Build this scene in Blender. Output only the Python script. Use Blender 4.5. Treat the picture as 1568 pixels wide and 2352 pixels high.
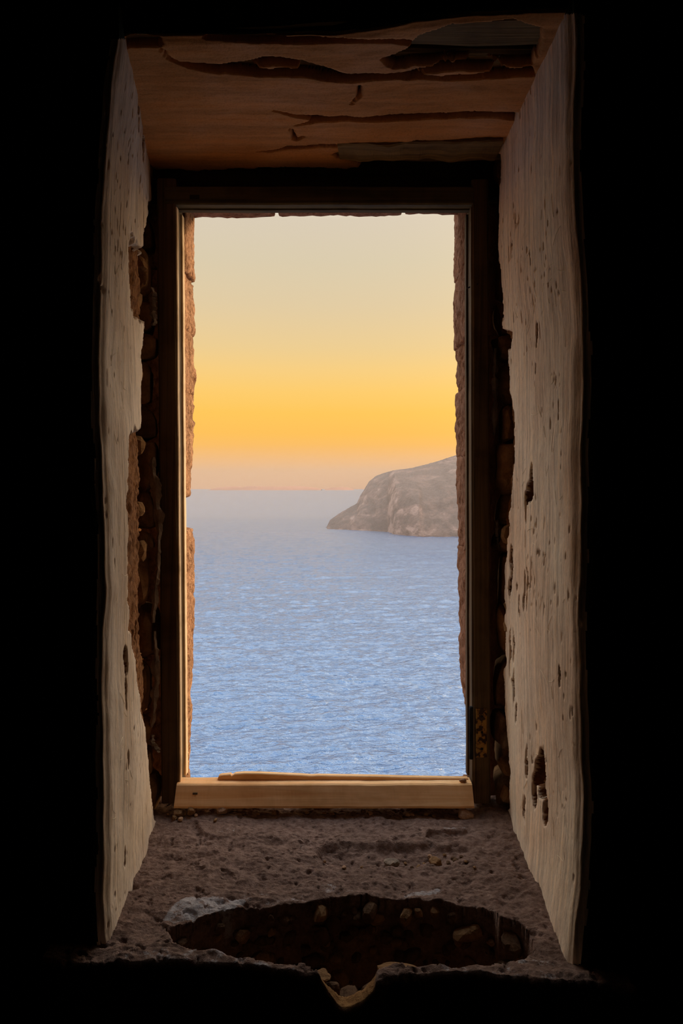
import bpy, math, random
import numpy as np
from mathutils import Vector, Matrix

for o in list(bpy.data.objects):
    bpy.data.objects.remove(o)
SC = bpy.context.scene
COL = SC.collection
random.seed(4)

# ------------------------------------------------------------------ camera
F = 1620.0            # focal length in pixels of the 1568 x 2352 frame
CX, HY = 784.0, 1122.0  # principal column, horizon row
EYE = 1.65
cam_d = bpy.data.cameras.new('camera')
cam = bpy.data.objects.new('camera', cam_d)
COL.objects.link(cam)
cam.location = (0, 0, EYE)
cam.rotation_euler = (math.pi / 2, 0, 0)
cam_d.sensor_fit = 'VERTICAL'
cam_d.sensor_height = 36.0
cam_d.lens = 36.0 * F / 2352.0
cam_d.shift_y = (HY - 1176.0) / 2352.0
cam_d.clip_start = 0.05
cam_d.clip_end = 120000
SC.camera = cam
SC.view_settings.view_transform = 'Standard'
SC.view_settings.look = 'None'
SC.view_settings.gamma = 1.0
SC.view_settings.use_curve_mapping = False
SC.view_settings.exposure = 0.28
SC.cycles.max_bounces = 10
SC.cycles.diffuse_bounces = 6
SC.cycles.use_denoising = True


def lin(r, g, b, k=1.0):
    def f(c):
        c /= 255.0
        return c / 12.92 if c <= 0.04045 else ((c + 0.055) / 1.055) ** 2.4
    return (f(r) * k, f(g) * k, f(b) * k, 1.0)


# ------------------------------------------------------------------ node helpers
def nd(nt, typ, ins=None, **props):
    n = nt.nodes.new(typ)
    for k, v in props.items():
        setattr(n, k, v)
    for k, v in (ins or {}).items():
        s = n.inputs[k]
        if hasattr(v, 'node'):
            nt.links.new(v, s)
        else:
            s.default_value = v
    return n


def math_n(nt, op, a, b=0.0, clamp=False):
    n = nd(nt, 'ShaderNodeMath', operation=op, use_clamp=clamp)
    for i, v in enumerate((a, b)):
        if hasattr(v, 'node'):
            nt.links.new(v, n.inputs[i])
        else:
            n.inputs[i].default_value = v
    return n.outputs[0]


def ramp_n(nt, fac, stops, interp='LINEAR'):
    n = nd(nt, 'ShaderNodeValToRGB', {'Fac': fac})
    cr = n.color_ramp
    cr.interpolation = interp
    while len(cr.elements) < len(stops):
        cr.elements.new(0.5)
    for e, (p, c) in zip(cr.elements, stops):
        e.position = p
        e.color = c if len(c) == 4 else (*c, 1)
    return n.outputs[0]


def mix_n(nt, fac, a, b, blend='MIX'):
    n = nd(nt, 'ShaderNodeMix', data_type='RGBA', blend_type=blend)
    for key, v in ((0, fac), (6, a), (7, b)):
        s = n.inputs[key]
        if hasattr(v, 'node'):
            nt.links.new(v, s)
        else:
            s.default_value = v
    return n.outputs[2]


def noise_n(nt, scale, stretch=(1, 1, 1), detail=4.0, rough=0.55, dist=0.0, off=(0, 0, 0)):
    tc = nd(nt, 'ShaderNodeTexCoord')
    mp = nd(nt, 'ShaderNodeMapping', {'Vector': tc.outputs['Object'], 'Scale': stretch, 'Location': off})
    n = nd(nt, 'ShaderNodeTexNoise', {'Vector': mp.outputs[0], 'Scale': scale, 'Detail': detail,
                                      'Roughness': rough, 'Distortion': dist})
    return n.outputs['Fac']


# ------------------------------------------------------------------ world: evening sky
SUN_AZ, SUN_EL = math.radians(73), math.radians(11)
SUN_DIR = Vector((math.sin(SUN_AZ) * math.cos(SUN_EL), math.cos(SUN_AZ) * math.cos(SUN_EL), math.sin(SUN_EL)))
world = bpy.data.worlds.new('evening_sky')
SC.world = world
world.use_nodes = True
nt = world.node_tree
nt.nodes.clear()
tc = nd(nt, 'ShaderNodeTexCoord')
nrm = nd(nt, 'ShaderNodeVectorMath', {0: tc.outputs['Generated']}, operation='NORMALIZE')
sep = nd(nt, 'ShaderNodeSeparateXYZ', {0: nrm.outputs[0]})
zc = math_n(nt, 'MAXIMUM', sep.outputs['Z'], 0.0)
pos = math_n(nt, 'SQRT', zc)
SKY = [(0.000, lin(240, 186, 146, 0.824)), (0.020, lin(245, 190, 138, 0.824)), (0.040, lin(249, 190, 122, 0.824)),
       (0.058, lin(251, 190, 106, 0.824)), (0.078, lin(255, 194, 92, 0.824)), (0.106, lin(255, 200, 92, 0.824)),
       (0.136, lin(254, 205, 110, 0.824)), (0.166, lin(248, 207, 130, 0.824)), (0.195, lin(238, 206, 146, 0.824)),
       (0.252, lin(226, 204, 164, 0.824)), (0.307, lin(219, 204, 174, 0.824)), (0.358, lin(218, 204, 182, 0.824)),
       (0.46, (1.55, 1.46, 1.32, 1)), (0.58, (2.55, 2.5, 2.4, 1)), (0.72, (2.75, 2.8, 2.8, 1)), (0.88, (1.5, 1.85, 2.3, 1)), (1.0, (0.7, 1.05, 1.7, 1))]  # sky above the view raised to brighten the plaster and sea
skyc = ramp_n(nt, pos, [(math.sqrt(p), c) for p, c in SKY])
dt = nd(nt, 'ShaderNodeVectorMath', {0: nrm.outputs[0], 1: SUN_DIR}, operation='DOT_PRODUCT')
glow = math_n(nt, 'POWER', math_n(nt, 'MAXIMUM', dt.outputs['Value'], 0.0), 6.0)
gl = nd(nt, 'ShaderNodeMix', {0: glow, 6: (0, 0, 0, 1), 7: (4.0, 2.7, 1.3, 1)}, data_type='RGBA')
tot = mix_n(nt, 1.0, skyc, gl.outputs[2], 'ADD')
bg = nd(nt, 'ShaderNodeBackground', {'Color': tot, 'Strength': 1.0})
nd(nt, 'ShaderNodeOutputWorld', {'Surface': bg.outputs[0]})

sun_d = bpy.data.lights.new('sun', 'SUN')
sun_d.energy = 3.6
sun_d.color = (1.0, 0.74, 0.48)
sun_d.angle = math.radians(6)
sun = bpy.data.objects.new('sun', sun_d)
sun.rotation_euler = SUN_DIR.to_track_quat('Z', 'Y').to_euler()
sun.location = (8, 4, 6)
COL.objects.link(sun)


# ------------------------------------------------------------------ materials
def new_mat(name):
    m = bpy.data.materials.new(name)
    m.use_nodes = True
    nt = m.node_tree
    nt.nodes.clear()
    return m, nt


def finish(nt, color, rough=0.9, bump=None, dist=0.01, strength=1.0, spec=0.2, metallic=0.0):
    ins = {'Base Color': color, 'Roughness': rough, 'Specular IOR Level': spec, 'Metallic': metallic}
    if bump is not None:
        b = nd(nt, 'ShaderNodeBump', {'Height': bump, 'Distance': dist, 'Strength': strength})
        ins['Normal'] = b.outputs[0]
    p = nd(nt, 'ShaderNodeBsdfPrincipled', ins)
    nd(nt, 'ShaderNodeOutputMaterial', {'Surface': p.outputs[0]})


def mat_plaster(name, tones, streak, straw, stretch=(85, 85, 2.2), grime=0.16):
    m, nt = new_mat(name)
    a = noise_n(nt, 1.0, stretch, 5, 0.65, 0.3)
    b = noise_n(nt, 3.2, (1, 1, 0.5), 5, 0.6, 0.4, (3, 1, 7))
    c = noise_n(nt, 160, (1, 1, 0.35), 3, 0.6)
    col = ramp_n(nt, b, [(0.32, tones[0]), (0.5, tones[1]), (0.68, tones[2])])
    st = ramp_n(nt, a, [(0.36, (1 - streak,) * 3), (0.55, (1, 1, 1)), (0.7, straw)])
    col = mix_n(nt, 0.85, col, st, 'MULTIPLY')
    sp = ramp_n(nt, c, [(0.33, (1 - grime,) * 3), (0.52, (1, 1, 1))])
    col = mix_n(nt, 1.0, col, sp, 'MULTIPLY')
    at = nd(nt, 'ShaderNodeAttribute', attribute_name='wear')
    w = ramp_n(nt, at.outputs['Fac'], [(0.25, (0, 0, 0)), (0.7, (1, 1, 1))])
    under = ramp_n(nt, noise_n(nt, 45, (1, 1, 0.6), 5, 0.7), [(0.3, lin(78, 48, 26)), (0.7, lin(138, 92, 56))])
    col = mix_n(nt, w, col, under)
    h = math_n(nt, 'ADD', math_n(nt, 'MULTIPLY', a, 1.0), math_n(nt, 'MULTIPLY', c, 0.45))
    finish(nt, col, 0.92, h, 0.0035, 0.7, 0.15)
    return m


def mat_rough(name, lo, hi, scale=40, stretch=(1, 1, 1), dist=0.008, detail=6, rough=0.95, big=None):
    m, nt = new_mat(name)
    a = noise_n(nt, scale, stretch, detail, 0.7, 0.2)
    b = noise_n(nt, scale * 0.18, stretch, 4, 0.6, 0.3, (5, 2, 9))
    col = ramp_n(nt, a, [(0.3, lo), (0.7, hi)])
    col = mix_n(nt, 0.6, col, ramp_n(nt, b, [(0.3, (0.6, 0.6, 0.6)), (0.7, big or (1.25, 1.2, 1.15))]), 'MULTIPLY')
    finish(nt, col, rough, a, dist, 0.9, 0.12)
    return m


def mat_wood(name, lo, hi, axis='z', dist=0.002, stain=None):
    m, nt = new_mat(name)
    st = {'z': (60, 60, 1.6), 'x': (1.6, 60, 60)}[axis]
    a = noise_n(nt, 1.0, st, 5, 0.65, 0.6)
    b = noise_n(nt, 7, (1, 1, 1), 4, 0.6, 0.3, (1, 8, 3))
    col = ramp_n(nt, a, [(0.3, lo), (0.66, hi)])
    col = mix_n(nt, 0.8, col, ramp_n(nt, b, [(0.34, stain or (0.55, 0.5, 0.42)), (0.52, (1, 1, 1))]), 'MULTIPLY')
    finish(nt, col, 0.8, a, dist, 0.8, 0.2)
    return m


M = {}
M['plaster_grey'] = mat_plaster('grey_lime_plaster', [lin(198, 172, 146), lin(222, 202, 180), lin(230, 210, 188)], 0.30, (1.12, 1.05, 0.9))
M['plaster_tan'] = mat_plaster('tan_lime_plaster', [lin(232, 196, 164), lin(242, 214, 186), lin(248, 228, 202)], 0.32, (1.14, 1.06, 0.9))
M['plaster_ochre'] = mat_plaster('ochre_soffit_plaster', [lin(182, 122, 66), lin(192, 134, 82), lin(200, 148, 106)], 0.3, (1.1, 1.0, 0.86), (2.2, 26, 26))
M['mortar'] = mat_rough('brown_earth_mortar', lin(92, 58, 34), lin(172, 122, 82), 90, (1, 1, 0.35), 0.012)
M['rubble'] = mat_rough('rubble_stone', lin(112, 80, 50), lin(168, 128, 88), 30)
M['rubble_dark'] = mat_rough('dark_rubble_stone', lin(74, 52, 36), lin(120, 90, 64), 30)
M['rubble_pale'] = mat_rough('pale_rubble_stone', lin(140, 104, 78), lin(190, 154, 124), 34)
M['sandstone'] = mat_rough('orange_sandstone', lin(104, 60, 34), lin(236, 184, 142), 80, (1, 1, 0.6), 0.04, 6)
M['sandstone_dull'] = mat_rough('dull_sandstone', lin(120, 80, 58), lin(190, 142, 114), 55, (1, 1, 0.5), 0.025, 7)
M['room'] = mat_rough('shade_black_wall', (0.020, 0.026, 0.016, 1), (0.034, 0.042, 0.026, 1), 6)  # near-black base paints in the darkness of the unlit room
M['wood_dark'] = mat_wood('weathered_dark_wood', lin(66, 50, 32), lin(112, 88, 58), 'z')
M['wood_dark_x'] = mat_wood('weathered_dark_rail_wood', lin(66, 56, 34), lin(104, 90, 56), 'x')
M['wood_pale'] = mat_wood('bright_rail_wood', lin(236, 172, 110), lin(252, 206, 150), 'x', 0.001, (0.80, 0.72, 0.60))  # paler than the other frame wood, standing in for light on the rail
M['wood_bead_lit'] = mat_wood('lit_bead_wood', lin(222, 184, 138), lin(246, 218, 178), 'z')  # light tone carries the skylight on the left beads
M['wood_lintel'] = mat_wood('old_lintel_board', lin(84, 66, 40), lin(128, 104, 66), 'x', 0.006)
M['wood_black'] = mat_wood('near_black_lintel_beam', lin(30, 26, 18), lin(58, 46, 32), 'x', 0.004)
M['straw'] = mat_rough('dry_straw', lin(236, 222, 190), lin(250, 240, 214), 20)
M['cloth'] = mat_rough('ragged_lime_render', lin(104, 90, 78), lin(160, 142, 124), 60, (1, 1, 0.4))
M['iron'] = mat_rough('dark_iron', lin(26, 28, 32), lin(52, 50, 50), 40)


def _rust():
    m, nt = new_mat('rust_mottled_paint')
    a = noise_n(nt, 60, (1, 1, 1), 3, 0.5)
    col = ramp_n(nt, a, [(0.44, lin(58, 34, 18)), (0.5, lin(160, 112, 48)), (0.7, lin(186, 146, 70))])
    finish(nt, col, 0.7, a, 0.002, 0.7, 0.3)
    return m


M['rust'] = _rust()


def _sill():
    m, nt = new_mat('earthen_sill')
    a = noise_n(nt, 60, (1, 1, 1), 6, 0.7)
    b = noise_n(nt, 7, (1, 1, 1), 4, 0.6, 0.3)
    col = ramp_n(nt, a, [(0.3, lin(96, 72, 60)), (0.7, lin(154, 126, 112))])
    col = mix_n(nt, 0.5, col, ramp_n(nt, b, [(0.3, (0.72, 0.68, 0.64)), (0.7, (1.2, 1.16, 1.14))]), 'MULTIPLY')
    at = nd(nt, 'ShaderNodeAttribute', attribute_name='lime')
    n2 = noise_n(nt, 30, (1, 1, 1), 6, 0.75, 0.2, (4, 4, 0))
    w = ramp_n(nt, math_n(nt, 'ADD', at.outputs['Fac'], math_n(nt, 'MULTIPLY', math_n(nt, 'SUBTRACT', n2, 0.5), 1.3)),
               [(0.48, (0, 0, 0)), (0.6, (1, 1, 1))])
    col = mix_n(nt, w, col, lin(176, 166, 162))
    ac = nd(nt, 'ShaderNodeAttribute', attribute_name='hollow')
    earth = ramp_n(nt, a, [(0.3, lin(120, 82, 46)), (0.7, lin(176, 130, 82))])
    col = mix_n(nt, ac.outputs['Fac'], col, earth)
    g = noise_n(nt, 190, (1, 1, 1), 5, 0.7)
    finish(nt, col, 0.95, math_n(nt, 'ADD', a, math_n(nt, 'MULTIPLY', g, 0.5)), 0.008, 1.0, 0.12)
    return m


M['sill'] = _sill()


# ------------------------------------------------------------------ numpy noise
def _hash(i, j, k, seed):
    h = (i * 374761393 + j * 668265263 + k * 2147483647 + seed * 974711) & 0xFFFFFFFF
    h = ((h ^ (h >> 13)) * 1274126177) & 0xFFFFFFFF
    h = h ^ (h >> 16)
    return (h & 0xFFFF) / 65535.0


def vnoise(x, y, z=0.0, seed=0):
    x, y, z = np.broadcast_arrays(np.asarray(x, float), np.asarray(y, float), np.asarray(z, float))
    xi, yi, zi = np.floor(x).astype(np.int64), np.floor(y).astype(np.int64), np.floor(z).astype(np.int64)
    fx, fy, fz = x - xi, y - yi, z - zi
    fx, fy, fz = [t * t * (3 - 2 * t) for t in (fx, fy, fz)]
    r = 0
    for a in (0, 1):
        for b in (0, 1):
            for c in (0, 1):
                r = r + _hash(xi + a, yi + b, zi + c, seed) * (fx if a else 1 - fx) * (fy if b else 1 - fy) * (fz if c else 1 - fz)
    return r - 0.5


def fbm(x, y, z=0.0, seed=0, octs=4, gain=0.5):
    r, a, s = 0, 1.0, 1.0
    for o in range(octs):
        r = r + a * vnoise(np.asarray(x) * s, np.asarray(y) * s, np.asarray(z) * s, seed + o * 17)
        a *= gain
        s *= 2.03
    return r


def in_poly(px, py, poly):
    res = np.zeros(np.shape(px), bool)
    n = len(poly)
    for i in range(n):
        x0, y0 = poly[i]
        x1, y1 = poly[(i + 1) % n]
        if y0 == y1:
            continue
        c = ((y0 > py) != (y1 > py)) & (px < (x1 - x0) * (py - y0) / (y1 - y0) + x0)
        res ^= c
    return res


def blur(a, n=1):
    a = a.astype(float)
    for _ in range(n):
        p = np.pad(a, 1, mode='edge')
        a = (p[:-2, 1:-1] + p[2:, 1:-1] + p[1:-1, :-2] + p[1:-1, 2:] + 2 * p[1:-1, 1:-1]) / 6
    return a


def to_px(x, y, z):
    return CX + F * x / y, HY + F * (EYE - z) / y


def at(px, py, Y):
    return Vector(((px - CX) / F * Y, Y, EYE - (py - HY) / F * Y))


def curve(pts, axis=1):
    p = sorted(pts, key=lambda q: q[axis])
    k = np.array([q[axis] for q in p], float)
    v = np.array([q[1 - axis] for q in p], float)
    return lambda t: np.interp(t, k, v)


# ------------------------------------------------------------------ object helpers
def link(name, me, mat=None, parent=None, smooth=True):
    o = bpy.data.objects.new(name, me)
    COL.objects.link(o)
    if mat is not None and not me.materials:
        me.materials.append(mat)
    if parent is not None:
        o.parent = parent
    if smooth and len(me.polygons):
        me.polygons.foreach_set('use_smooth', np.ones(len(me.polygons), bool))
    return o


def tag(o, label=None, cat=None, group=None, kind=None):
    if label:
        o['label'] = label
    if cat:
        o['category'] = cat
    if group:
        o['group'] = group
    if kind:
        o['kind'] = kind
    return o


def empty(name, loc=(0, 0, 0)):
    o = bpy.data.objects.new(name, None)
    o.location = loc
    o.empty_display_size = 0.1
    COL.objects.link(o)
    return o


def mesh_from(name, V, Fq):
    me = bpy.data.meshes.new(name)
    V = np.asarray(V, np.float32)
    Fq = np.asarray(Fq, np.int32)
    me.vertices.add(len(V))
    me.vertices.foreach_set('co', V.ravel())
    nf, k = Fq.shape
    me.loops.add(nf * k)
    me.loops.foreach_set('vertex_index', Fq.ravel())
    me.polygons.add(nf)
    me.polygons.foreach_set('loop_start', np.arange(0, nf * k, k, dtype=np.int32))
    me.update(calc_edges=True)
    me.validate()
    return me


def grid_obj(name, X, Y, Z, mat, parent, fmask=None, attrs=None, flip=False, smooth=True):
    n, m = X.shape
    idx = np.arange(n * m).reshape(n, m)
    q = np.stack([idx[:-1, :-1], idx[1:, :-1], idx[1:, 1:], idx[:-1, 1:]], -1)
    if fmask is not None:
        q = q[fmask]
    q = q.reshape(-1, 4)
    if flip:
        q = q[:, ::-1]
    used = np.unique(q)
    remap = np.zeros(n * m, np.int64)
    remap[used] = np.arange(len(used))
    V = np.stack([X.ravel(), Y.ravel(), Z.ravel()], -1)[used]
    me = mesh_from(name, V, remap[q])
    for an, arr in (attrs or {}).items():
        a = me.attributes.new(an, 'FLOAT', 'POINT')
        a.data.foreach_set('value', np.asarray(arr, np.float32).ravel()[used])
    return link(name, me, mat, parent, smooth)


def bar(name, P0, P1, sec0, sec1, u, w, mat, parent, nseg=24, amp=0.0015, seed=0, freq=14, smooth=False):
    """A length of timber: cross-section polygon (offsets along u and w) swept from P0 to P1, edges a little worn."""
    P0, P1, u, w = Vector(P0), Vector(P1), Vector(u), Vector(w)
    n = len(sec0)
    V = []
    for i in range(nseg + 1):
        t = i / nseg
        c = P0.lerp(P1, t)
        for k in range(n):
            a = sec0[k][0] * (1 - t) + sec1[k][0] * t
            b = sec0[k][1] * (1 - t) + sec1[k][1] * t
            V.append(c + u * a + w * b)
    A = np.array([list(v) for v in V])
    if amp:
        for d in range(3):
            A[:, d] += amp * 2 * fbm(A[:, 0] * freq + 31 * d, A[:, 1] * freq * 2, A[:, 2] * freq, seed + d, 3)
    Fq = []
    for i in range(nseg):
        for k in range(n):
            k2 = (k + 1) % n
            Fq.append((i * n + k, i * n + k2, (i + 1) * n + k2, (i + 1) * n + k))
    me = bpy.data.meshes.new(name)
    me.from_pydata(A.tolist(), [], Fq + [tuple(range(n))[::-1], tuple(nseg * n + k for k in range(n))])
    me.update()
    return link(name, me, mat, parent, smooth)


def rect(a0, a1, b0, b1, c=0.004):
    return [(a0 + c, b0), (a1 - c, b0), (a1, b0 + c), (a1, b1 - c), (a1 - c, b1), (a0 + c, b1), (a0, b1 - c), (a0, b0 + c)]


def _ico(sub):
    import bmesh
    bm = bmesh.new()
    bmesh.ops.create_icosphere(bm, subdivisions=sub, radius=1)
    V = np.array([v.co[:] for v in bm.verts])
    Fq = [[v.index for v in f.verts] for f in bm.faces]
    bm.free()
    return V, Fq


ICO = {s: _ico(s) for s in (2, 3, 4, 5)}


def stone(name, c, size, mat, parent=None, seed=0, sub=2, power=0.55, amp=0.22, rot=0.0, tilt=0.0, freq=1.7, facets=12):
    """A worn, slightly angular stone filling about the box size."""
    V, Fq = ICO[sub]
    rs = np.random.RandomState(seed + 5)
    pn = rs.normal(size=(facets, 3))
    pn /= np.linalg.norm(pn, axis=1, keepdims=True)
    pd = rs.uniform(0.62, 1.0, facets)
    rr = np.min(np.where(V @ pn.T > 0.05, pd / np.maximum(V @ pn.T, 0.05), 1.15), axis=1)
    W = V * np.minimum(rr, 1.15)[:, None]
    W = np.sign(W) * np.abs(W) ** (0.5 + power * 0.5)
    W = W / np.max(np.abs(W), axis=0)
    n = fbm(V[:, 0] * freq + seed * 3.1, V[:, 1] * freq, V[:, 2] * freq, seed, 4)
    W = W * (1 + amp * 0.5 * n)[:, None]
    W = W * (np.array(size) / 2)
    R = np.array((Matrix.Rotation(rot, 3, 'Z') @ Matrix.Rotation(tilt, 3, 'Y')))
    W = W @ R.T
    me = bpy.data.meshes.new(name)
    me.from_pydata(W.tolist(), [], Fq)
    me.update()
    o = link(name, me, mat, parent, False)
    o.location = c
    return o


# ------------------------------------------------------------------ the room
def yf(x):
    return 1.425 - 0.07 * x


SOFF, SILL = 2.603, 0.706
wall_front = empty('wall_front', (0, 1.42, 0))
tag(wall_front, 'thick dark masonry wall pierced by a deep plastered window niche', 'wall', kind='structure')
WI = Matrix.Translation((0, -1.42, 0))


def kid(o):
    """Parent a mesh built in world coordinates to the wall without moving it."""
    o.parent = wall_front
    o.matrix_parent_inverse = WI
    return o


def quad_strip_obj(name, boxes, mat):
    V, Fq = [], []
    for (x0, x1, y0, y1, z0, z1) in boxes:
        b = len(V)
        for (x, yy, z) in ((x0, y0, z0), (x1, y0, z0), (x1, y1, z0), (x0, y1, z0), (x0, y0, z1), (x1, y0, z1), (x1, y1, z1), (x0, y1, z1)):
            V.append((x, yf(x) if yy is None else yy, z))
        for f in ((0, 3, 2, 1), (4, 5, 6, 7), (0, 1, 5, 4), (1, 2, 6, 5), (2, 3, 7, 6), (3, 0, 4, 7)):
            Fq.append([b + i for i in f])
    me = bpy.data.meshes.new(name)
    me.from_pydata(V, [], Fq)
    me.update()
    return link(name, me, mat, None, False)


# solid masonry behind the plaster skins (front face of the wall included)
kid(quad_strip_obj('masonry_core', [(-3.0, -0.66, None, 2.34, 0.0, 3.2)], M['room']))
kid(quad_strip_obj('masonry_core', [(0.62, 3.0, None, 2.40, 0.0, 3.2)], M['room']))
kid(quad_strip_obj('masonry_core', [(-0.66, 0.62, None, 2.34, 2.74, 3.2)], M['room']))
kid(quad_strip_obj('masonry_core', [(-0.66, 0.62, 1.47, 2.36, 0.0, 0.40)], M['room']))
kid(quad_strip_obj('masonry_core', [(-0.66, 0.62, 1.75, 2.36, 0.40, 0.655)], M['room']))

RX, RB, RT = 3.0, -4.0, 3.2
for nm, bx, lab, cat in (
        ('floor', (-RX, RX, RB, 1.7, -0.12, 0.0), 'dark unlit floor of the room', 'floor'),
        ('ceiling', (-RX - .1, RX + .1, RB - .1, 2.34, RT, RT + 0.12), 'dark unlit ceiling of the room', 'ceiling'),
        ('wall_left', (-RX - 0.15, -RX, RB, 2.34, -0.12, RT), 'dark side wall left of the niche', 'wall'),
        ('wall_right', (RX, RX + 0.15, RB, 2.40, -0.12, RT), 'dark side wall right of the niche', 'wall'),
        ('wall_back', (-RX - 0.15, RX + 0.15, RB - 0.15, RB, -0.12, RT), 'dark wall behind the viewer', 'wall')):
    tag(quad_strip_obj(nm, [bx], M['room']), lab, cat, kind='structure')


# ------------------------------------------------------------------ niche jambs
front_T = curve([(200, 96), (275, 90), (420, 92), (600, 90), (760, 84), (880, 70), (960, 52), (1080, 42), (1200, 38), (1318, 33), (1400, 33)], 0)
def jamb(side, front_px, slope_x, plaster_edge, mortar_polys, cavity_edge, pits, mat, seed):
    """side -1 left, +1 right. The skin wraps from the wall face round the worn arris and back to the frame."""
    zs = np.linspace(0.62, 2.66, 660)
    sa = np.concatenate([np.linspace(-0.22, -0.05, 12, endpoint=False), np.linspace(-0.05, 0.78, 190)])
    S, Zg = np.meshgrid(sa, zs)
    y0 = yf(side * 0.48)
    xe = np.array([at(front_px(HY + F * (EYE - z) / y0), 0, y0).x for z in zs])[:, None]
    xb = slope_x(zs)[:, None]           # x of the jamb plane at Y = 2.05
    t = np.clip(S, 0, None)
    Yj = y0 + t
    Xj = xe + (xb - xe) * t / (2.05 - y0)
    over = np.clip(-S, 0, None)
    X = Xj + side * over
    Y = Yj - 0.07 * side * over
    # worn rounded arris
    r = 0.022 + 0.012 * vnoise(zs * 6, 0, 0, seed)[:, None]
    k = np.exp(-(S / r) ** 2)
    X = X + side * k * r * 0.42
    Y = Y + k * r * 0.42
    px, py = to_px(X, Y, Zg)
    # plaster surface undulation and brush streaks
    d = 0.011 * fbm(Zg * 3.1, S * 4.0, 0, seed, 4) + 0.0009 * fbm(Zg * 5, S * 120, 0, seed + 5, 3)
    d += 0.0022 * fbm(Zg * 14, S * 16, 0, seed + 9, 3)
    jx = 5.0 * fbm(Zg * 26, S * 30, 0, seed + 21, 4)
    jy = 22.0 * fbm(Zg * 22, S * 60, 0, seed + 33, 3)
    pxj, pyj = px + jx, py + jy
    pe = plaster_edge(py)
    cav = ((px + jx * 0.7 - cavity_edge(py)) * side < 0)
    broken = ((px + jx - pe) * side < 0)
    for poly in mortar_polys:
        broken |= in_poly(pxj, pyj, poly)
    deep_wear = np.zeros_like(d)
    for (cx, cy, rx, ry, dep) in pits:
        q = ((px + jx * 0.8 - cx) / rx) ** 2 + ((py + jy * 0.6 - cy) / ry) ** 2
        deep_wear = np.maximum(deep_wear, dep * np.clip(1.25 - q, 0, 1) / 0.5)
    deep_wear = np.minimum(deep_wear, 0.03)
    # small vertical pits scattered over the plaster
    sp = fbm(Zg * 30, S * 190, 0, seed + 50, 2) + 0.35 * fbm(Zg * 5, S * 6, 0, seed + 51, 2)
    deep_wear = np.maximum(deep_wear, 0.006 * np.clip((sp - 0.52) / 0.1, 0, 1))
    d = d + deep_wear
    bm_ = blur(broken, 1)
    cm_ = blur(cav, 1)
    rough = 0.010 * fbm(Zg * 40, S * 60, 0, seed + 61, 4)
    d = d + bm_ * (0.020 + rough) + cm_ * (0.055 + 3.0 * rough)
    Xd = X + side * d
    Zd = Zg
    fb = broken | cav
    fmask = fb[:-1, :-1] & fb[1:, :-1] & fb[1:, 1:] & fb[:-1, 1:]
    wear = np.clip(deep_wear / 0.006, 0, 1)
    face = (S < -0.02 + 0.012 * fbm(Zg * 12, S * 30, 0, seed + 71, 3))
    face = (face | (py < front_T(px) + 1.5 * fbm(Zg * 40, S * 40, 0, seed + 72, 2)))[:-1, :-1]
    kid(grid_obj('jamb_plaster', Xd, Y, Zd, mat, None, ~fmask & ~face, {'wear': wear}, flip=side > 0))
    kid(grid_obj('shade_black_wall_face', Xd, Y, Zd, M['room'], None, face, None, flip=side > 0))  # skin past the arris painted near-black for the wall's shade
    kid(grid_obj('exposed_mortar', Xd, Y, Zd, M['mortar'], None, fmask, None, flip=side > 0))


front_L = curve([(278, 60), (276, 90), (262, 180), (255, 300), (248, 430), (243, 560), (240, 640), (240, 750), (238, 860), (240, 1000),
                 (244, 1150), (246, 1250), (248, 1350), (243, 1430), (242, 1550), (245, 1650), (248, 1800), (247, 1950),
                 (249, 2080), (253, 2150), (262, 2215), (266, 2300)])
front_R = curve([(1314, 0), (1316, 35), (1318, 100), (1313, 250), (1312, 400), (1315, 500), (1322, 640), (1324, 750), (1322, 850),
                 (1326, 950), (1325, 1050), (1330, 1150), (1328, 1300), (1326, 1450), (1323, 1600), (1328, 1720), (1335, 1800),
                 (1335, 1860), (1332, 1950), (1325, 2050), (1314, 2150), (1302, 2245), (1298, 2300)])
plE_L = curve([(352, 300), (352, 395), (345, 440), (338, 480), (331, 530), (326, 572), (331, 600), (331, 736), (331, 850), (328, 983),
               (331, 1000), (332, 1180), (332, 1400), (337, 1480), (341, 1560), (340, 1630), (338, 1700), (340, 1740), (347, 1785), (353, 1820), (359, 1883), (372, 1900), (380, 2000)])
cav_L = curve([(356, 300), (356, 395), (349, 440), (341, 480), (335, 530), (333, 572), (334, 736), (334, 983),
               (335, 1180), (336, 1400), (340, 1480), (346, 1560), (344, 1630), (346, 1700), (350, 1740), (354, 1785), (358, 1820), (366, 1883), (380, 1900), (390, 2000)])
mort_L = [[(306, 540), (313, 557), (325, 572), (334, 590), (334, 735), (328, 736), (319, 727), (314, 715), (307, 712), (304, 688), (303, 635), (303, 570)],
          [(340, 975), (328, 983), (315, 986), (303, 995), (297, 1024), (294, 1060), (291, 1120), (290, 1180), (292, 1278), (296, 1437), (305, 1494),
           (312, 1526), (320, 1596), (324, 1638), (334, 1686), (340, 1700), (350, 1600), (345, 1300)]]
pits_L = [(288, 1520, 4, 34, 0.02), (286, 1590, 2.5, 40, 0.015), (293, 1745, 2, 22, 0.01), (288, 1970, 2, 22, 0.01), (313, 260, 2, 40, 0.012), (326, 330, 2, 40, 0.012)]
jamb(-1, front_L, lambda z: np.interp(z, [0.7, 1.2, 2.2, 2.6], [-0.527, -0.540, -0.555, -0.562]), plE_L, mort_L, cav_L, pits_L, M['plaster_grey'], 3)

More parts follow.
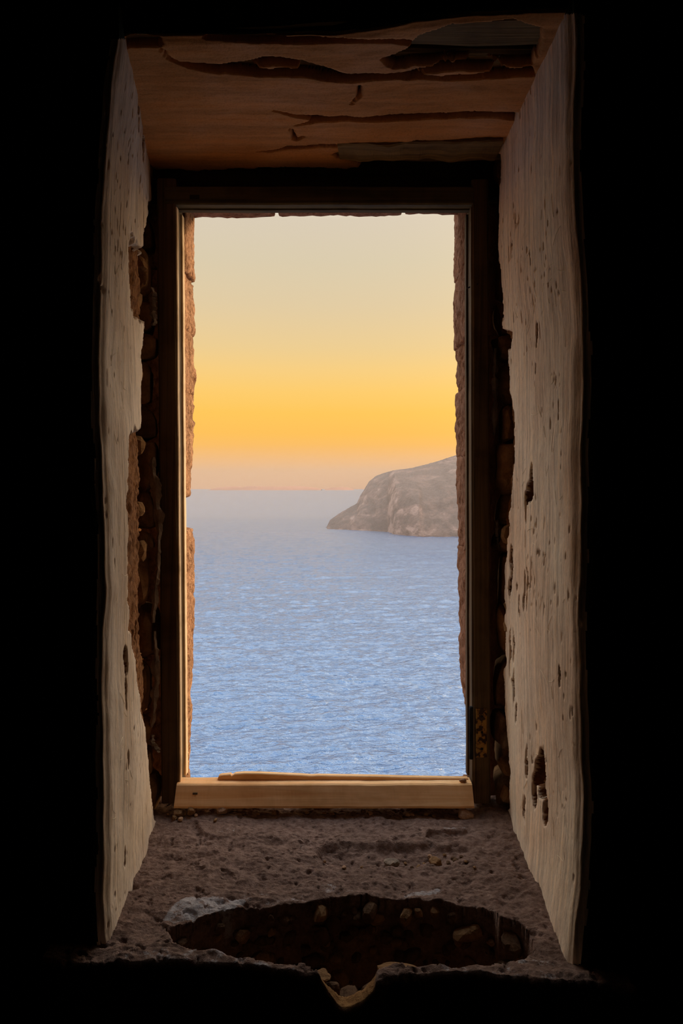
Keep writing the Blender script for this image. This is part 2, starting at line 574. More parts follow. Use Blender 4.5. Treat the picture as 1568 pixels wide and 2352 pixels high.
plE_R = curve([(1143, 250), (1146, 320), (1147, 480), (1149, 599), (1153, 659), (1155, 757), (1173, 762), (1171, 787), (1164, 831), (1167, 897),
               (1176, 956), (1179, 1060), (1173, 1135), (1169, 1182), (1164, 1262), (1159, 1373), (1164, 1437), (1164, 1517), (1159, 1548),
               (1159, 1628), (1167, 1692), (1171, 1756), (1167, 1851), (1150, 1900), (1140, 2000)])
cav_R = curve([(1140, 250), (1144, 320), (1145, 480), (1147, 599), (1150, 659), (1152, 757), (1158, 787), (1154, 831), (1153, 897),
               (1158, 956), (1160, 1060), (1156, 1135), (1150, 1182), (1154, 1262), (1155, 1373), (1158, 1437), (1158, 1517), (1154, 1548),
               (1154, 1628), (1160, 1692), (1164, 1756), (1158, 1851), (1140, 1900), (1130, 2000)])
pits_R = [(1218, 1090, 4, 24, 0.025), (1217, 1125, 8, 26, 0.03), (1211, 1138, 7, 16, 0.025), (1204, 1345, 2.6, 34, 0.02), (1213, 1335, 2, 20, 0.02), (1212, 1375, 2, 28, 0.02),
          (1202, 1380, 1.8, 22, 0.018), (1174, 1295, 3, 38, 0.02), (1172, 1350, 2.2, 30, 0.015), (1186, 1350, 2, 8, 0.012), (1193, 1390, 1.6, 26, 0.012),
          (1240, 1760, 6, 40, 0.022), (1232, 1775, 8, 30, 0.03), (1243, 1800, 10, 34, 0.03), (1238, 1790, 9, 20, 0.035), (1224, 1820, 5, 36, 0.02), (1251, 1850, 6, 40, 0.02),
          (1247, 1790, 4, 60, 0.02), (1206, 1170, 2, 30, 0.012), (1230, 770, 2.5, 26, 0.012), (1227, 845, 2, 14, 0.012), (1190, 1640, 2, 22, 0.01),
          (1173, 1500, 1.8, 60, 0.01), (1181, 1580, 1.6, 40, 0.01), (1211, 1755, 1.8, 36, 0.01), (1205, 1860, 1.6, 30, 0.01), (1285, 1550, 2, 20, 0.01), (1180, 1480, 1.6, 40, 0.008)]
jamb(1, front_R, lambda z: np.interp(z, [0.7, 1.2, 2.0, 2.6], [0.482, 0.474, 0.462, 0.447]), plE_R, [], cav_R, pits_R, M['plaster_tan'], 8)

# ------------------------------------------------------------------ soffit: plaster skin under old lintel boards
xs = np.linspace(-0.62, 0.55, 300)
sa = np.concatenate([np.linspace(-0.20, -0.04, 12, endpoint=False), np.linspace(-0.04, 0.72, 270)])
S, Xg = np.meshgrid(sa, xs)
pxf = CX + F * Xg / yf(Xg)
y0 = (SOFF - EYE) * F / (HY - front_T(pxf))
t = np.clip(S, 0, None)
over = np.clip(-S, 0, None)
Yg = y0 + t
Zg = SOFF + over
r = 0.014
k = np.exp(-(S / r) ** 2)
Yg = Yg + k * r * 0.4
Zg = Zg + k * r * 0.4
px, py = to_px(Xg, Yg, np.full_like(Xg, SOFF))
inner = S > -0.003
d = 0.010 * fbm(Xg * 3, S * 5, 0, 90, 4) + 0.0015 * fbm(Xg * 5, S * 60, 0, 95, 3) + 0.003 * fbm(Xg * 18, S * 22, 0, 97, 3)
jx = 8 * fbm(Xg * 25, S * 25, 0, 101, 3)
jy = 5 * fbm(Xg * 30, S * 40, 0, 103, 4)
cracks = [
    [(290, 95), (330, 93), (368, 98), (370, 108), (362, 113), (330, 111), (290, 113)],
    [(362, 112), (372, 118), (385, 133), (410, 148), (480, 153), (520, 150), (560, 145), (600, 136), (640, 134), (690, 143), (740, 155), (800, 172),
     (830, 172), (880, 172), (930, 168), (960, 160), (1010, 150), (1060, 147), (1100, 148), (1130, 154), (1180, 160), (1220, 156), (1226, 175),
     (1180, 176), (1130, 183), (1030, 187), (960, 181), (860, 184), (810, 190), (740, 184), (700, 177), (640, 177), (580, 175), (500, 170), (430, 160), (390, 145)],
    [(468, 96), (560, 94), (660, 95), (760, 93), (840, 93), (940, 94), (946, 102), (940, 106), (900, 99), (760, 98), (690, 104), (600, 102), (470, 99)],
    [(625, 256), (690, 265), (760, 268), (850, 270), (930, 261), (1000, 265), (1070, 262), (1120, 262), (1190, 263), (1199, 270), (1196, 280), (1130, 275),
     (1050, 274), (960, 277), (800, 279), (730, 281), (670, 288), (720, 276), (700, 271)],
    [(662, 288), (672, 300), (678, 316), (700, 314), (680, 322), (670, 318), (668, 302)],
    [(588, 350), (640, 342), (660, 336), (720, 335), (775, 330), (776, 337), (720, 341), (650, 345)],
    [(827, 190), (831, 205), (826, 222), (805, 240), (822, 218), (824, 202)],
]
lost = [
    [(946, 100), (938, 114), (905, 130), (876, 138), (890, 150), (912, 158), (960, 152), (1010, 148), (1060, 145), (1140, 154), (1222, 150), (1236, 120),
     (1240, 70), (1180, 52), (1040, 60), (960, 80)],
    [(764, 356), (790, 347), (850, 344), (900, 334), (960, 325), (1050, 326), (1130, 328), (1150, 330), (1150, 420), (800, 420), (840, 388), (800, 368)],
    [(300, 400), (352, 392), (450, 390), (600, 384), (720, 383), (800, 386), (860, 384), (900, 440), (300, 460)],
]
island = [[(578, 159), (620, 153), (690, 157), (690, 161), (620, 162)], [(955, 173), (1000, 166), (1060, 160), (1130, 164), (1135, 168), (1090, 171), (1010, 176)]]
pxj, pyj = px + jx, py + jy
gone = np.zeros_like(inner)
for p in cracks:
    gone |= in_poly(px + 0.5 * jx, py + 0.5 * jy, p)
for p in island:
    gone &= ~in_poly(px, py + 0.4 * jy, p)
lst = np.zeros_like(inner)
for p in lost:
    lst |= in_poly(pxj, pyj, p)
gone = (gone | lst) & inner
g1 = blur(gone, 1)
Zs = Zg - np.where(S > -0.01, d, d * 0) + 0.030 * g1
hid = gone[:-1, :-1] & gone[1:, :-1] & gone[1:, 1:] & gone[:-1, 1:]
# skin past the front edge takes the near-black wall colour, shade painted in
face = (S < -0.008 + 0.006 * fbm(Xg * 14, S * 30, 0, 171, 3))[:-1, :-1]
kid(grid_obj('soffit_plaster', Xg, Yg, Zs, M['plaster_ochre'], None, ~hid & ~face, {'wear': np.clip(g1 * 1.2, 0, 1) * 0.8}))
kid(grid_obj('shade_black_wall_face', Xg, Yg, Zs, M['room'], None, face))

# lintel boards lying across the niche above the plaster
for i, (ya, yb, zb, amp) in enumerate(((1.522, 1.548, 2.625, 0.003), (1.572, 1.765, 2.632, 0.004), (1.80, 1.925, 2.632, 0.003), (1.935, 2.075, 2.615, 0.005))):
    kid(bar('lintel_board', (-0.655, 0, 0), (0.615, 0, 0), rect(ya, yb, zb, zb + 0.085, 0.006), rect(ya + (0.008 if i % 2 else -0.004 - (0.075 if i == 0 else 0)), yb, zb - 0.004, zb + 0.08, 0.006),
            (0, 1, 0), (0, 0, 1), M['wood_lintel'], None, 60, amp, 40 + i, 7))
# ragged exposed board edges near the frame
kid(bar('lintel_board', (-0.01, 0, 0), (0.445, 0, 0), rect(1.945, 2.03, 2.596, 2.613, 0.004), rect(1.925, 2.045, 2.598, 2.614, 0.004), (0, 1, 0), (0, 0, 1), M['wood_lintel'], None, 60, 0.006, 77, 16))
# near-black beam closing the gap above the window frame
kid(bar('lintel_beam', (-0.655, 0, 0), (0.615, 0, 0), rect(2.115, 2.24, 2.53, 2.745, 0.012), rect(2.115, 2.24, 2.53, 2.745, 0.012), (0, 1, 0), (0, 0, 1), M['wood_black'], None, 60, 0.005, 51, 7))
kid(bar('lintel_beam', (-0.655, 0, 0), (0.615, 0, 0), rect(1.47, 2.12, 2.725, 2.75, 0.002), rect(1.47, 2.12, 2.725, 2.75, 0.002), (0, 1, 0), (0, 0, 1), M['wood_black'], None, 8, 0.0, 52, 7))

# ------------------------------------------------------------------ sill
xs = np.linspace(-0.60, 0.56, 440)
ys = np.concatenate([np.linspace(0, 0.76, 290)])
Tg, Xg = np.meshgrid(ys, xs)
front_B = curve([(200, 2205), (262, 2216), (330, 2216), (440, 2214), (540, 2216), (640, 2222), (735, 2238), (800, 2262), (850, 2256), (900, 2242), (960, 2234),
                 (1060, 2232), (1160, 2240), (1230, 2250), (1300, 2250), (1400, 2262)], 0)
pxf = CX + F * Xg / yf(Xg)
y0 = (EYE - SILL) * F / (front_B(pxf) - HY) + 0.007 * fbm(Xg * 14, 0 * Xg, 0, 5, 4)
Yg = y0 + Tg * (2.16 - y0) / 0.76
px, py = to_px(Xg, Yg, np.full_like(Xg, SILL))
jx = 14 * fbm(Xg * 16, Yg * 16, 0, 201, 4)
jy = 7 * fbm(Xg * 22, Yg * 22, 0, 207, 4)
hole = [(384, 2136), (420, 2124), (492, 2104), (560, 2082), (640, 2078), (700, 2076), (760, 2072), (830, 2066), (900, 2063), (1000, 2066), (1075, 2082), (1130, 2092),
        (1145, 2112), (1190, 2124), (1213, 2146), (1222, 2176), (1195, 2196), (1130, 2212), (1080, 2217), (960, 2217), (900, 2216), (860, 2230), (850, 2300), (745, 2300), (735, 2232),
        (715, 2220), (690, 2211), (620, 2207), (590, 2206), (540, 2200), (500, 2192), (440, 2188), (400, 2176)]
hm = in_poly(px + jx * 0.5, py + jy * 0.5, hole)
dip = in_poly(px + jx, py + jy, [(725, 1958), (760, 1942), (850, 1938), (920, 1946), (990, 1940), (1075, 1945), (1080, 1968), (1040, 1985), (960, 1982), (880, 1990), (800, 1986), (740, 1975)])
h = 0.016 * fbm(Xg * 6, Yg * 9, 0, 210, 3) + 0.010 * fbm(Xg * 18, Yg * 30, 0, 213, 4) + 0.006 * np.abs(fbm(Xg * 50, Yg * 90, 0, 217, 3))
pit = fbm(Xg * 55, Yg * 55, 0, 231, 3)
h -= 0.006 * np.clip((pit - 0.30) / 0.2, 0, 1)
flat = np.clip((np.abs(Yg - 1.97) < 0.05) * 0.5, 0, 1)
h *= (1 - blur(flat, 6) * 0.6)
h -= 0.016 * blur(dip, 14)
# raised smooth patch of old lime render
pat = in_poly(px + jx * 0.4, py + jy * 0.4, [(445, 1888), (480, 1892), (530, 1898), (556, 1908), (545, 1922), (500, 1930), (470, 1920)])
h = h * (1 - 0.7 * blur(pat, 3)) + 0.010 * blur(pat, 4)
ridge = in_poly(px, py + jy * 0.3, [(975, 1915), (1000, 1907), (1070, 1906), (1072, 1911), (1000, 1917), (980, 1926)])
h += 0.010 * blur(ridge, 2)
lime = np.zeros_like(h)
for p, k in (([(395, 2085), (440, 2064), (520, 2062), (570, 2070), (540, 2090), (480, 2106), (400, 2124), (370, 2116)], 0.62),
             ([(545, 2052), (620, 2044), (740, 2038), (780, 2030), (820, 2050), (780, 2068), (640, 2076), (560, 2072)], 0.42),
             ([(915, 2060), (940, 2042), (1000, 2036), (1040, 2040), (1000, 2050), (930, 2062)], 0.55),
             ([(262, 2218), (300, 2196), (420, 2182), (530, 2186), (580, 2206), (700, 2226), (600, 2232), (300, 2222)], 0.46),
             ([(955, 2232), (970, 2214), (1100, 2214), (1200, 2196), (1290, 2200), (1300, 2250), (1200, 2250), (1000, 2240)], 0.44),
             ([(500, 1900), (556, 1905), (545, 1922), (500, 1928)], 0.4), ([(975, 1912), (1000, 1905), (1074, 1904), (1074, 1910), (1000, 1914)], 0.5)):
    lime = np.maximum(lime, k * blur(in_poly(px, py, p), 4))
holem = blur(hm, 1)
base = -0.225 + 0.05 * fbm(Xg * 12, Yg * 12, 0, 240, 4)
# the front rim is broken down where the hole reaches the wall face
notch = np.interp(px, [715, 735, 752, 775, 805, 835, 855, 880], [0.0, -0.008, -0.026, -0.042, -0.046, -0.036, -0.018, 0.0]) + 0.012 * fbm(Xg * 30, Yg * 30, 0, 247, 3)
nk = np.clip((py - 2216) / 16, 0, 1)
base = np.where((px > 715) & (px < 880), base * (1 - nk) + notch * nk, base)
Zt = SILL + h * (1 - holem) + base * holem
# skirt down the wall face below the sill
nsk = 26
sk = np.linspace(0, 1, nsk)[1:][::-1]
Xs = np.repeat(Xg[:, :1], nsk - 1, 1)
Zk = Zt[:, :1] + (0.36 - Zt[:, :1]) * sk[None, :]
Yk = Yg[:, :1] - 0.006 - 0.012 * fbm(Xs * 14, Zk * 14, 0, 251, 3) * sk[None, :] + 0.02 * sk[None, :]
XX = np.concatenate([Xs, Xg], 1)
YY = np.concatenate([Yk, Yg], 1)
ZZ = np.concatenate([Zk, Zt], 1)
limef = np.concatenate([np.zeros_like(Xs), lime], 1)
hollow = np.concatenate([np.zeros_like(Xs), np.clip(blur(hm, 2) * 1.3 - 0.2, 0, 1)], 1)
sill = kid(grid_obj('sill_bed', XX, YY, ZZ, M['sill'], None, None, {'lime': limef, 'hollow': hollow}, flip=True))


def sill_z(x, y):
    i = int(np.argmin(np.abs(xs - x)))
    j = int(np.argmin(np.abs(Yg[i] - y)))
    return float(Zt[i, j])


# rubble packed in the hole: back face, flanks and bottom
rng = random.Random(11)
n = 0
while n < 225:
    x = rng.uniform(-0.36, 0.40)
    qx, qy = to_px(x, 1.5, SILL)
    # rear rim of the hole at this x
    cand = [Yg[int(np.argmin(np.abs(xs - x)))][j] for j in range(0, 290, 3) if hm[int(np.argmin(np.abs(xs - x)))][j]]
    n += 1
    if not cand:
        continue
    yb = max(cand)
    if rng.random() < 0.6:
        z = SILL - rng.uniform(0.022, 0.20)
        y = yb + 0.008 - rng.uniform(0, 0.014)
    else:
        y = rng.uniform(min(cand) + 0.02, yb)
        z = SILL - rng.uniform(0.185, 0.215)
    s = rng.uniform(0.010, 0.030) * (1.6 if rng.random() < 0.2 else 1)
    st = stone('rubble_stone', (x, y, z), (s * rng.uniform(1.0, 1.7), s * rng.uniform(0.8, 1.2), s * rng.uniform(0.7, 1.2)),
               M[rng.choice(['rubble', 'rubble_dark', 'rubble_dark'])], None, n, 2, 0.7, 0.35, rng.uniform(0, 3), rng.uniform(-.5, .5))
    kid(st)
# stones of the broken front rim
for i, (qx, qy, Y, sx, sy, sz, mt, ro) in enumerate(((915, 2236, 1.425, 0.10, 0.05, 0.040, 'rubble', 0.25), (805, 2288, 1.40, 0.045, 0.05, 0.026, 'rubble_dark', 0.1),
                                                   (764, 2280, 1.40, 0.030, 0.04, 0.045, 'rubble_dark', 0.5), (850, 2276, 1.40, 0.045, 0.04, 0.030, 'rubble_dark', -0.3),
                                                   (800, 2312, 1.395, 0.07, 0.04, 0.03, 'rubble_dark', 0.4), (735, 2244, 1.405, 0.04, 0.04, 0.018, 'rubble', 0.4))):
    kid(stone('rim_stone', at(qx, qy, Y), (sx, sy, sz), M[mt], None, 300 + i, 3, 0.6, 0.4, ro, 0.25 * (-1) ** i))
# masonry seen in the broken strips either side of the frame
z = 0.70
i = 0
while z < 2.56:
    hgt = rng.uniform(0.06, 0.17)
    for side, xc, yc in ((-1, -0.600, 2.09), (1, 0.505, 2.115)):
        mt = M[rng.choice(['rubble', 'rubble_dark', 'rubble'])]
        kid(stone('rubble_stone', (xc + rng.uniform(-.010, .010), yc + rng.uniform(-.03, .03), z + hgt / 2), (0.095, rng.uniform(.09, .13), hgt * 1.1), mt, None, 400 + i, 3, 0.3, 0.3, rng.uniform(-.3, .3), rng.uniform(-.12, .12)))
        if rng.random() < 0.55:
            s_ = rng.uniform(0.03, 0.05)
            kid(stone('rubble_stone', (xc - side * 0.018, yc - rng.uniform(0.05, .12), z + rng.uniform(0, hgt)), (0.05, s_ * 1.4, s_ * 1.5), mt, None, 460 + i, 2, 0.5, 0.3, rng.uniform(-.4, .4), rng.uniform(-.3, .3)))
    z += hgt
    i += 1


def ragged_strip(pts, Y, w, mat, seed, thick=0.006):
    """A torn strip of old render, also standing in for bright gaps, beside the frame: pts are pixel positions top to bottom."""
    n = 40
    tt = np.linspace(0, 1, n)
    P = [at(a, b, Y) for a, b in pts]
    k = np.linspace(0, 1, len(P))
    cx = np.interp(tt, k, [p.x for p in P]) + w * 0.7 * fbm(tt * 8, 5 + 0 * tt, 0, seed + 9, 4)
    cz = np.interp(tt, k, [p.z for p in P])
    hw = 1.25 * w * (0.25 + 0.75 * np.sin(np.pi * np.clip(tt, 0.02, 0.98)) ** 0.5) * (1 + 0.9 * fbm(tt * 14, 0 * tt, 0, seed, 3))
    V, Fq = [], []
    for i in range(n):
        dy = 0.01 * float(fbm(tt[i] * 9, 3.0, 0, seed + 4, 3))
        for sx, sy in ((-1, 0), (0, -thick), (1, 0), (0, thick)):
            V.append((cx[i] + sx * hw[i], Y + sy + dy, cz[i]))
    for i in range(n - 1):
        for q in range(4):
            q2 = (q + 1) % 4
            Fq.append((i * 4 + q, i * 4 + q2, i * 4 + 4 + q2, i * 4 + 4 + q))
    me = bpy.data.meshes.new('render_or_gap_strip')
    me.from_pydata(V, [], Fq + [(0, 1, 2, 3), (n * 4 - 4, n * 4 - 3, n * 4 - 2, n * 4 - 1)])
    me.update()
    kid(link('render_or_gap_strip', me, mat, None, False))


ragged_strip([(352, 662), (349, 690), (350, 720), (354, 748)], 2.03, 0.009, M['cloth'], 61)
ragged_strip([(350, 1050), (358, 1110), (362, 1170), (365, 1240)], 2.05, 0.010, M['cloth'], 63)
ragged_strip([(365, 1230), (362, 1300), (356, 1370), (353, 1430)], 2.05, 0.007, M['cloth'], 68)
ragged_strip([(356, 1450), (360, 1520), (357, 1600), (348, 1670)], 2.05, 0.008, M['cloth'], 64)
ragged_strip([(346, 1690), (352, 1712), (364, 1728)], 2.04, 0.008, M['cloth'], 65)
ragged_strip([(1136, 800), (1135, 860), (1139, 920), (1136, 1000)], 2.085, 0.007, M['cloth'], 66)  # pale strip stands in for a light sliver in the gap
ragged_strip([(1141, 1195), (1143, 1230), (1146, 1260)], 2.085, 0.004, M['cloth'], 67)  # pale strip stands in for sea seen through a gap


# straw fibres in the jamb plaster
def fibres(seed, n, x_of, ya, yb, za, zb, side):
    rg = random.Random(seed)
    V, Fq = [], []
    for _ in range(n):
        y, z = rg.uniform(ya, yb), za + (zb - za) * rg.random()
        a = rg.uniform(0, 6.28)
        c = rg.uniform(-1, 1) * 14
        L = rg.uniform(0.015, 0.07)
        k = 8
        for i in range(k):
            b = len(V)
            xx = x_of(y, z) - side * 0.0008
            V += [(xx, y - math.sin(a) * 0.0011, z + math.cos(a) * 0.0005), (xx - side * 0.0005, y, z), (xx, y + math.sin(a) * 0.0011, z - math.cos(a) * 0.0005)]
            if i:
                Fq += [(b - 3, b - 2, b + 1, b), (b - 2, b - 1, b + 2, b + 1)]
            y = min(max(y + math.cos(a) * L / k, ya - .02), yb + .02)
            z += math.sin(a) * L / k
            a += c * L / k
    me = bpy.data.meshes.new('straw_fibres')
    me.from_pydata(V, [], Fq)
    me.update()
    o = kid(link('straw_fibres', me, M['straw'], None, False))
    o['kind'] = 'stuff'


dg = bpy.context.evaluated_depsgraph_get()


def jamb_x(side):
    ob = [o for o in wall_front.children if o.name.startswith('jamb_plaster')][0 if side < 0 else 1]
    from mathutils.bvhtree import BVHTree
    bv = BVHTree.FromPolygons([v.co[:] for v in ob.data.vertices], [p.vertices[:] for p in ob.data.polygons])

    def f(y, z):
        hit = bv.ray_cast(Vector((0, y, z)), Vector((side, 0, 0)))
        return hit[0].x if hit[0] is not None else side * 0.6
    return f


fibres(1, 70, jamb_x(1), 1.47, 1.85, 0.85, 2.3, 1)
fibres(2, 40, jamb_x(-1), 1.52, 1.72, 0.9, 2.3, -1)


# ------------------------------------------------------------------ outer masonry around the opening
def box_grid(lx, ly, lz, r, cell):
    '''A finely divided box with worn edges of radius r.'''
    half = np.array((lx, ly, lz)) / 2
    n = [max(3, min(60, int(round(l / cell)))) for l in (lx, ly, lz)]
    n[0] = max(4, n[0] // 2)
    V, Fq = [], []
    for ax in range(3):
        u, w = (ax + 1) % 3, (ax + 2) % 3
        a, b = np.linspace(-1, 1, n[u] + 1), np.linspace(-1, 1, n[w] + 1)
        A, B = np.meshgrid(a, b, indexing='ij')
        for sg in (-1, 1):
            P = np.zeros(A.shape + (3,))
            P[..., ax], P[..., u], P[..., w] = sg * half[ax], A * half[u], B * half[w]
            base = sum(len(x) for x in V)
            idx = base + np.arange(A.size).reshape(A.shape)
            q = np.stack([idx[:-1, :-1], idx[1:, :-1], idx[1:, 1:], idx[:-1, 1:]], -1).reshape(-1, 4)
            Fq.append(q if sg > 0 else q[:, ::-1])
            V.append(P.reshape(-1, 3))
    V, Fq = np.concatenate(V), np.concatenate(Fq)
    key = np.round(V * 1e5).astype(np.int64)
    _, first, inv = np.unique(key, axis=0, return_index=True, return_inverse=True)
    V, Fq = V[first], inv.reshape(-1)[Fq]
    inn = np.clip(V, -half + r, half - r)
    dv = V - inn
    ln = np.linalg.norm(dv, axis=1, keepdims=True)
    return inn + dv / np.maximum(ln, 1e-9) * np.minimum(ln, r), Fq.tolist()


def block(px_edge, pya, pyb, side, mat, seed, Yb=2.355, deep=0.155, thick=0.24, lean=0.0, sub=5):
    a, b = at(px_edge, pya, Yb), at(px_edge, pyb, Yb)
    x = a.x
    zc, hz = (a.z + b.z) / 2, a.z - b.z
    c = (x + side * thick / 2, Yb - deep / 2, zc)
    V, Fq = box_grid(thick, deep, hz, 0.010, 0.007)
    W = V.copy()
    P = W + np.array(c)
    nn = 0.010 * fbm(P[:, 0] * 9, P[:, 1] * 14, P[:, 2] * 9, seed, 3) + 0.007 * fbm(P[:, 0] * 50, P[:, 1] * 50, P[:, 2] * 36, seed + 3, 4, 0.6)
    W[:, 0] += nn * 1.3 + side * lean * (-(W[:, 2] / hz) + 0.5)
    W[:, 2] += 0.8 * nn
    me = bpy.data.meshes.new('stone_block')
    me.from_pydata(W.tolist(), [], Fq)
    me.update()
    o = link('stone_block', me, mat, None, True)
    o.location = c
    return kid(o)


so, sd = M['sandstone'], M['sandstone_dull']
for i, (e, a, b, ln, mt) in enumerate(((449, 470, 652, 0, so), (447, 653, 778, 0, so), (446, 768, 912, 0.0, so), (444, 898, 1141, 0.004, so), (419, 1130, 1220, 0, so), (447, 1211, 1488, 0, so), (441, 1486, 1664, 0.004, so), (439, 1657, 1830, 0.008, so))):
    block(e, a, b, -1, mt, 500 + i * 7, 2.355, 0.17, 0.24, ln)
for i, (e, a, b, ln) in enumerate(((1042, 470, 652, 0), (1041, 648, 808, 0), (1047, 803, 908, 0), (1046, 902, 1054, 0.0), (1048, 1047, 1252, 0.0), (1050, 1247, 1524, 0.004), (1054, 1517, 1724, 0.045), (1080, 1716, 1840, 0))):
    block(e, a, b, 1, sd, 560 + i * 7, 2.43, 0.24, 0.24, ln)
# rough lintel stones over the outside of the opening
for i, (xa, xb) in enumerate(((-0.70, -0.22), (-0.21, 0.20), (0.21, 0.68))):
    V, Fq = box_grid(xb - xa, 0.17, 0.26, 0.010, 0.007)
    W = V.copy()
    P = W + np.array((xa, 0, 0))
    nn = 0.006 * fbm(P[:, 0] * 9, P[:, 1] * 14, P[:, 2] * 9, 620 + i, 3) + 0.006 * fbm(P[:, 0] * 45, P[:, 1] * 50, P[:, 2] * 36, 630 + i, 4, 0.6)
    W[:, 2] += nn
    me = bpy.data.meshes.new('lintel_stone')
    me.from_pydata(W.tolist(), [], Fq)
    me.update()
    o = link('lintel_stone', me, sd, None, True)
    o.location = ((xa + xb) / 2, 2.27, 2.557 + 0.13 + 0.004 * (i - 1))
    kid(o)
kid(quad_strip_obj('outer_sill_slab', [(-0.66, 0.62, 2.10, 2.42, 0.56, 0.630)], M['sandstone']))

# ------------------------------------------------------------------ window frame
win = empty('window_1', (0, 2.1, SILL))
tag(win, 'weathered glassless timber window frame set in the deep niche', 'window', kind='structure')
WW = Matrix.Translation((0, -2.1, -SILL))


def wkid(o, parent=None):
    o.parent = parent or win
    o.matrix_parent_inverse = WW
    return o


YF = 2.075      # inner face of the stiles
YBK = 2.165     # outer face of the frame


def stile(xo_t, xi_t, xo_b, xi_b, py_t, py_b, seed):
    pt, pb = at(0, py_t, YF).z, at(0, py_b, YF).z
    fx = lambda p: at(p, 0, YF).x
    s0 = [sorted((fx(xo_b), fx(xi_b))), sorted((fx(xo_t), fx(xi_t)))]
    return wkid(bar('stile', (0, 0, pb), (0, 0, pt), rect(s0[0][0], s0[0][1], YF, YBK, 0.005), rect(s0[1][0], s0[1][1], YF, YBK, 0.005),
                    (1, 0, 0), (0, 1, 0), M['wood_dark'], None, 80, 0.0012, seed, 9))


stile(359, 403, 370, 412, 410, 1846, 1)
stR = stile(1122, 1083, 1127, 1086, 412, 1846, 2)
zt, zb = at(0, 428, YF).z, at(0, 470, YF).z
xl, xr = at(403, 0, YF).x, at(1083, 0, YF).x
hr = wkid(bar('head_rail', (xl - 0.03, 0, 0), (xr + 0.004, 0, 0), rect(YF - 0.002, 2.130, zb, zt, 0.004), rect(YF - 0.002, 2.130, zb, zt, 0.004), (0, 1, 0), (0, 0, 1), M['wood_dark_x'], None, 60, 0.001, 3, 9))
# mortise slot near the left end of the head rail
p = at(445, 452, YF - 0.004)
wkid(bar('mortise_plug', (p.x - 0.012, 0, 0), (p.x + 0.016, 0, 0), rect(YF - 0.0045, YF + 0.01, p.z - 0.006, p.z + 0.006, 0.001), rect(YF - 0.0045, YF + 0.01, p.z - 0.006, p.z + 0.006, 0.001), (0, 1, 0), (0, 0, 1), M['wood_black'], None, 4, 0.0005, 9))
# inner stop beads: left pair painted light as if skylit, right pair dark
def vbead(p_t, p_b, side, y0, y1, proud, mat, seed, name='stop_bead', ta=474, tb=1800):
    a, b = at(p_b, tb, YF), at(p_t, ta, YF)
    def sec(x):
        return rect(min(x - side * 0.002, x + side * proud), max(x - side * 0.002, x + side * proud), y0, y1, 0.0015)
    return wkid(bar(name, (0, 0, a.z), (0, 0, b.z), sec(a.x), sec(b.x), (1, 0, 0), (0, 1, 0), mat, None, 60, 0.0007, seed, 9))


vbead(403, 412, 1, YF + 0.004, YF + 0.026, 0.003, M['wood_bead_lit'], 11)
vbead(403, 412, 1, YBK - 0.028, YBK - 0.002, 0.006, M['wood_bead_lit'], 12)
vbead(1083, 1086, -1, YF + 0.004, YF + 0.026, 0.002, M['wood_dark'], 13)
vbead(1083, 1086, -1, YBK - 0.028, YBK - 0.002, 0.006, M['wood_dark'], 14)
wkid(bar('stop_bead', (xl, 0, 0), (xr, 0, 0), rect(2.106, 2.128, zb - 0.004, zb + 0.002, 0.0015), rect(2.106, 2.128, zb - 0.004, zb + 0.002, 0.0015), (0, 1, 0), (0, 0, 1), M['wood_dark_x'], None, 60, 0.0007, 15, 9))
# bottom rail: brightness painted in as pale wood, inner face sloped to catch skylight
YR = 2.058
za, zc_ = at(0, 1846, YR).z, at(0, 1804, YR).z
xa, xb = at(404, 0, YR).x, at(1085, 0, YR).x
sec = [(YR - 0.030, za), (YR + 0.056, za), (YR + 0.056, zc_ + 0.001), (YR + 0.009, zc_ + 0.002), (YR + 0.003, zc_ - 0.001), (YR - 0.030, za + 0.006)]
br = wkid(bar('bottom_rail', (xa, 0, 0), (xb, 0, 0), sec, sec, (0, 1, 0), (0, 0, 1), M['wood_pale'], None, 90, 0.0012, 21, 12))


p = at(449, 1822, YR)
wkid(bar('mortise_plug', (p.x - 0.006, 0, 0), (p.x + 0.008, 0, 0), rect(YR - 0.012, YR + 0.012, p.z - 0.007, p.z + 0.006, 0.001), rect(YR - 0.012, YR + 0.012, p.z - 0.007, p.z + 0.006, 0.001), (0, 1, 0), (0, 0, 1), M['wood_dark'], None, 4, 0.0005, 19))


# raised lip along the back of the bottom rail, split and partly broken away
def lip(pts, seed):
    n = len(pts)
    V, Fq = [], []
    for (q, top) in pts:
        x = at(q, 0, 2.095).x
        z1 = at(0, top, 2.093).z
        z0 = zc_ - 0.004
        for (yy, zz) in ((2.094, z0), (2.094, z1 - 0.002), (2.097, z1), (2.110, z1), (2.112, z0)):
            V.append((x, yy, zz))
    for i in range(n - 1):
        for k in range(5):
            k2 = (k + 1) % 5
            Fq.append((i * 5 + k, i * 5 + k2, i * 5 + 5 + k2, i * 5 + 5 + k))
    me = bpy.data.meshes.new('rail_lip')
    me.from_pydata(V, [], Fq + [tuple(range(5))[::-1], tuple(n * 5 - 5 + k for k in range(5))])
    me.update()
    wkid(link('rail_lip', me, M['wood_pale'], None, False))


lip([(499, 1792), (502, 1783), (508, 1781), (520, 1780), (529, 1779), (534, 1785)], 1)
lip([(533, 1782), (540, 1778), (560, 1776.5), (600, 1777), (640, 1779), (690, 1781), (715, 1783), (730, 1782), (800, 1783), (870, 1784), (930, 1786), (1000, 1787), (1040, 1788), (1074, 1788)], 2)
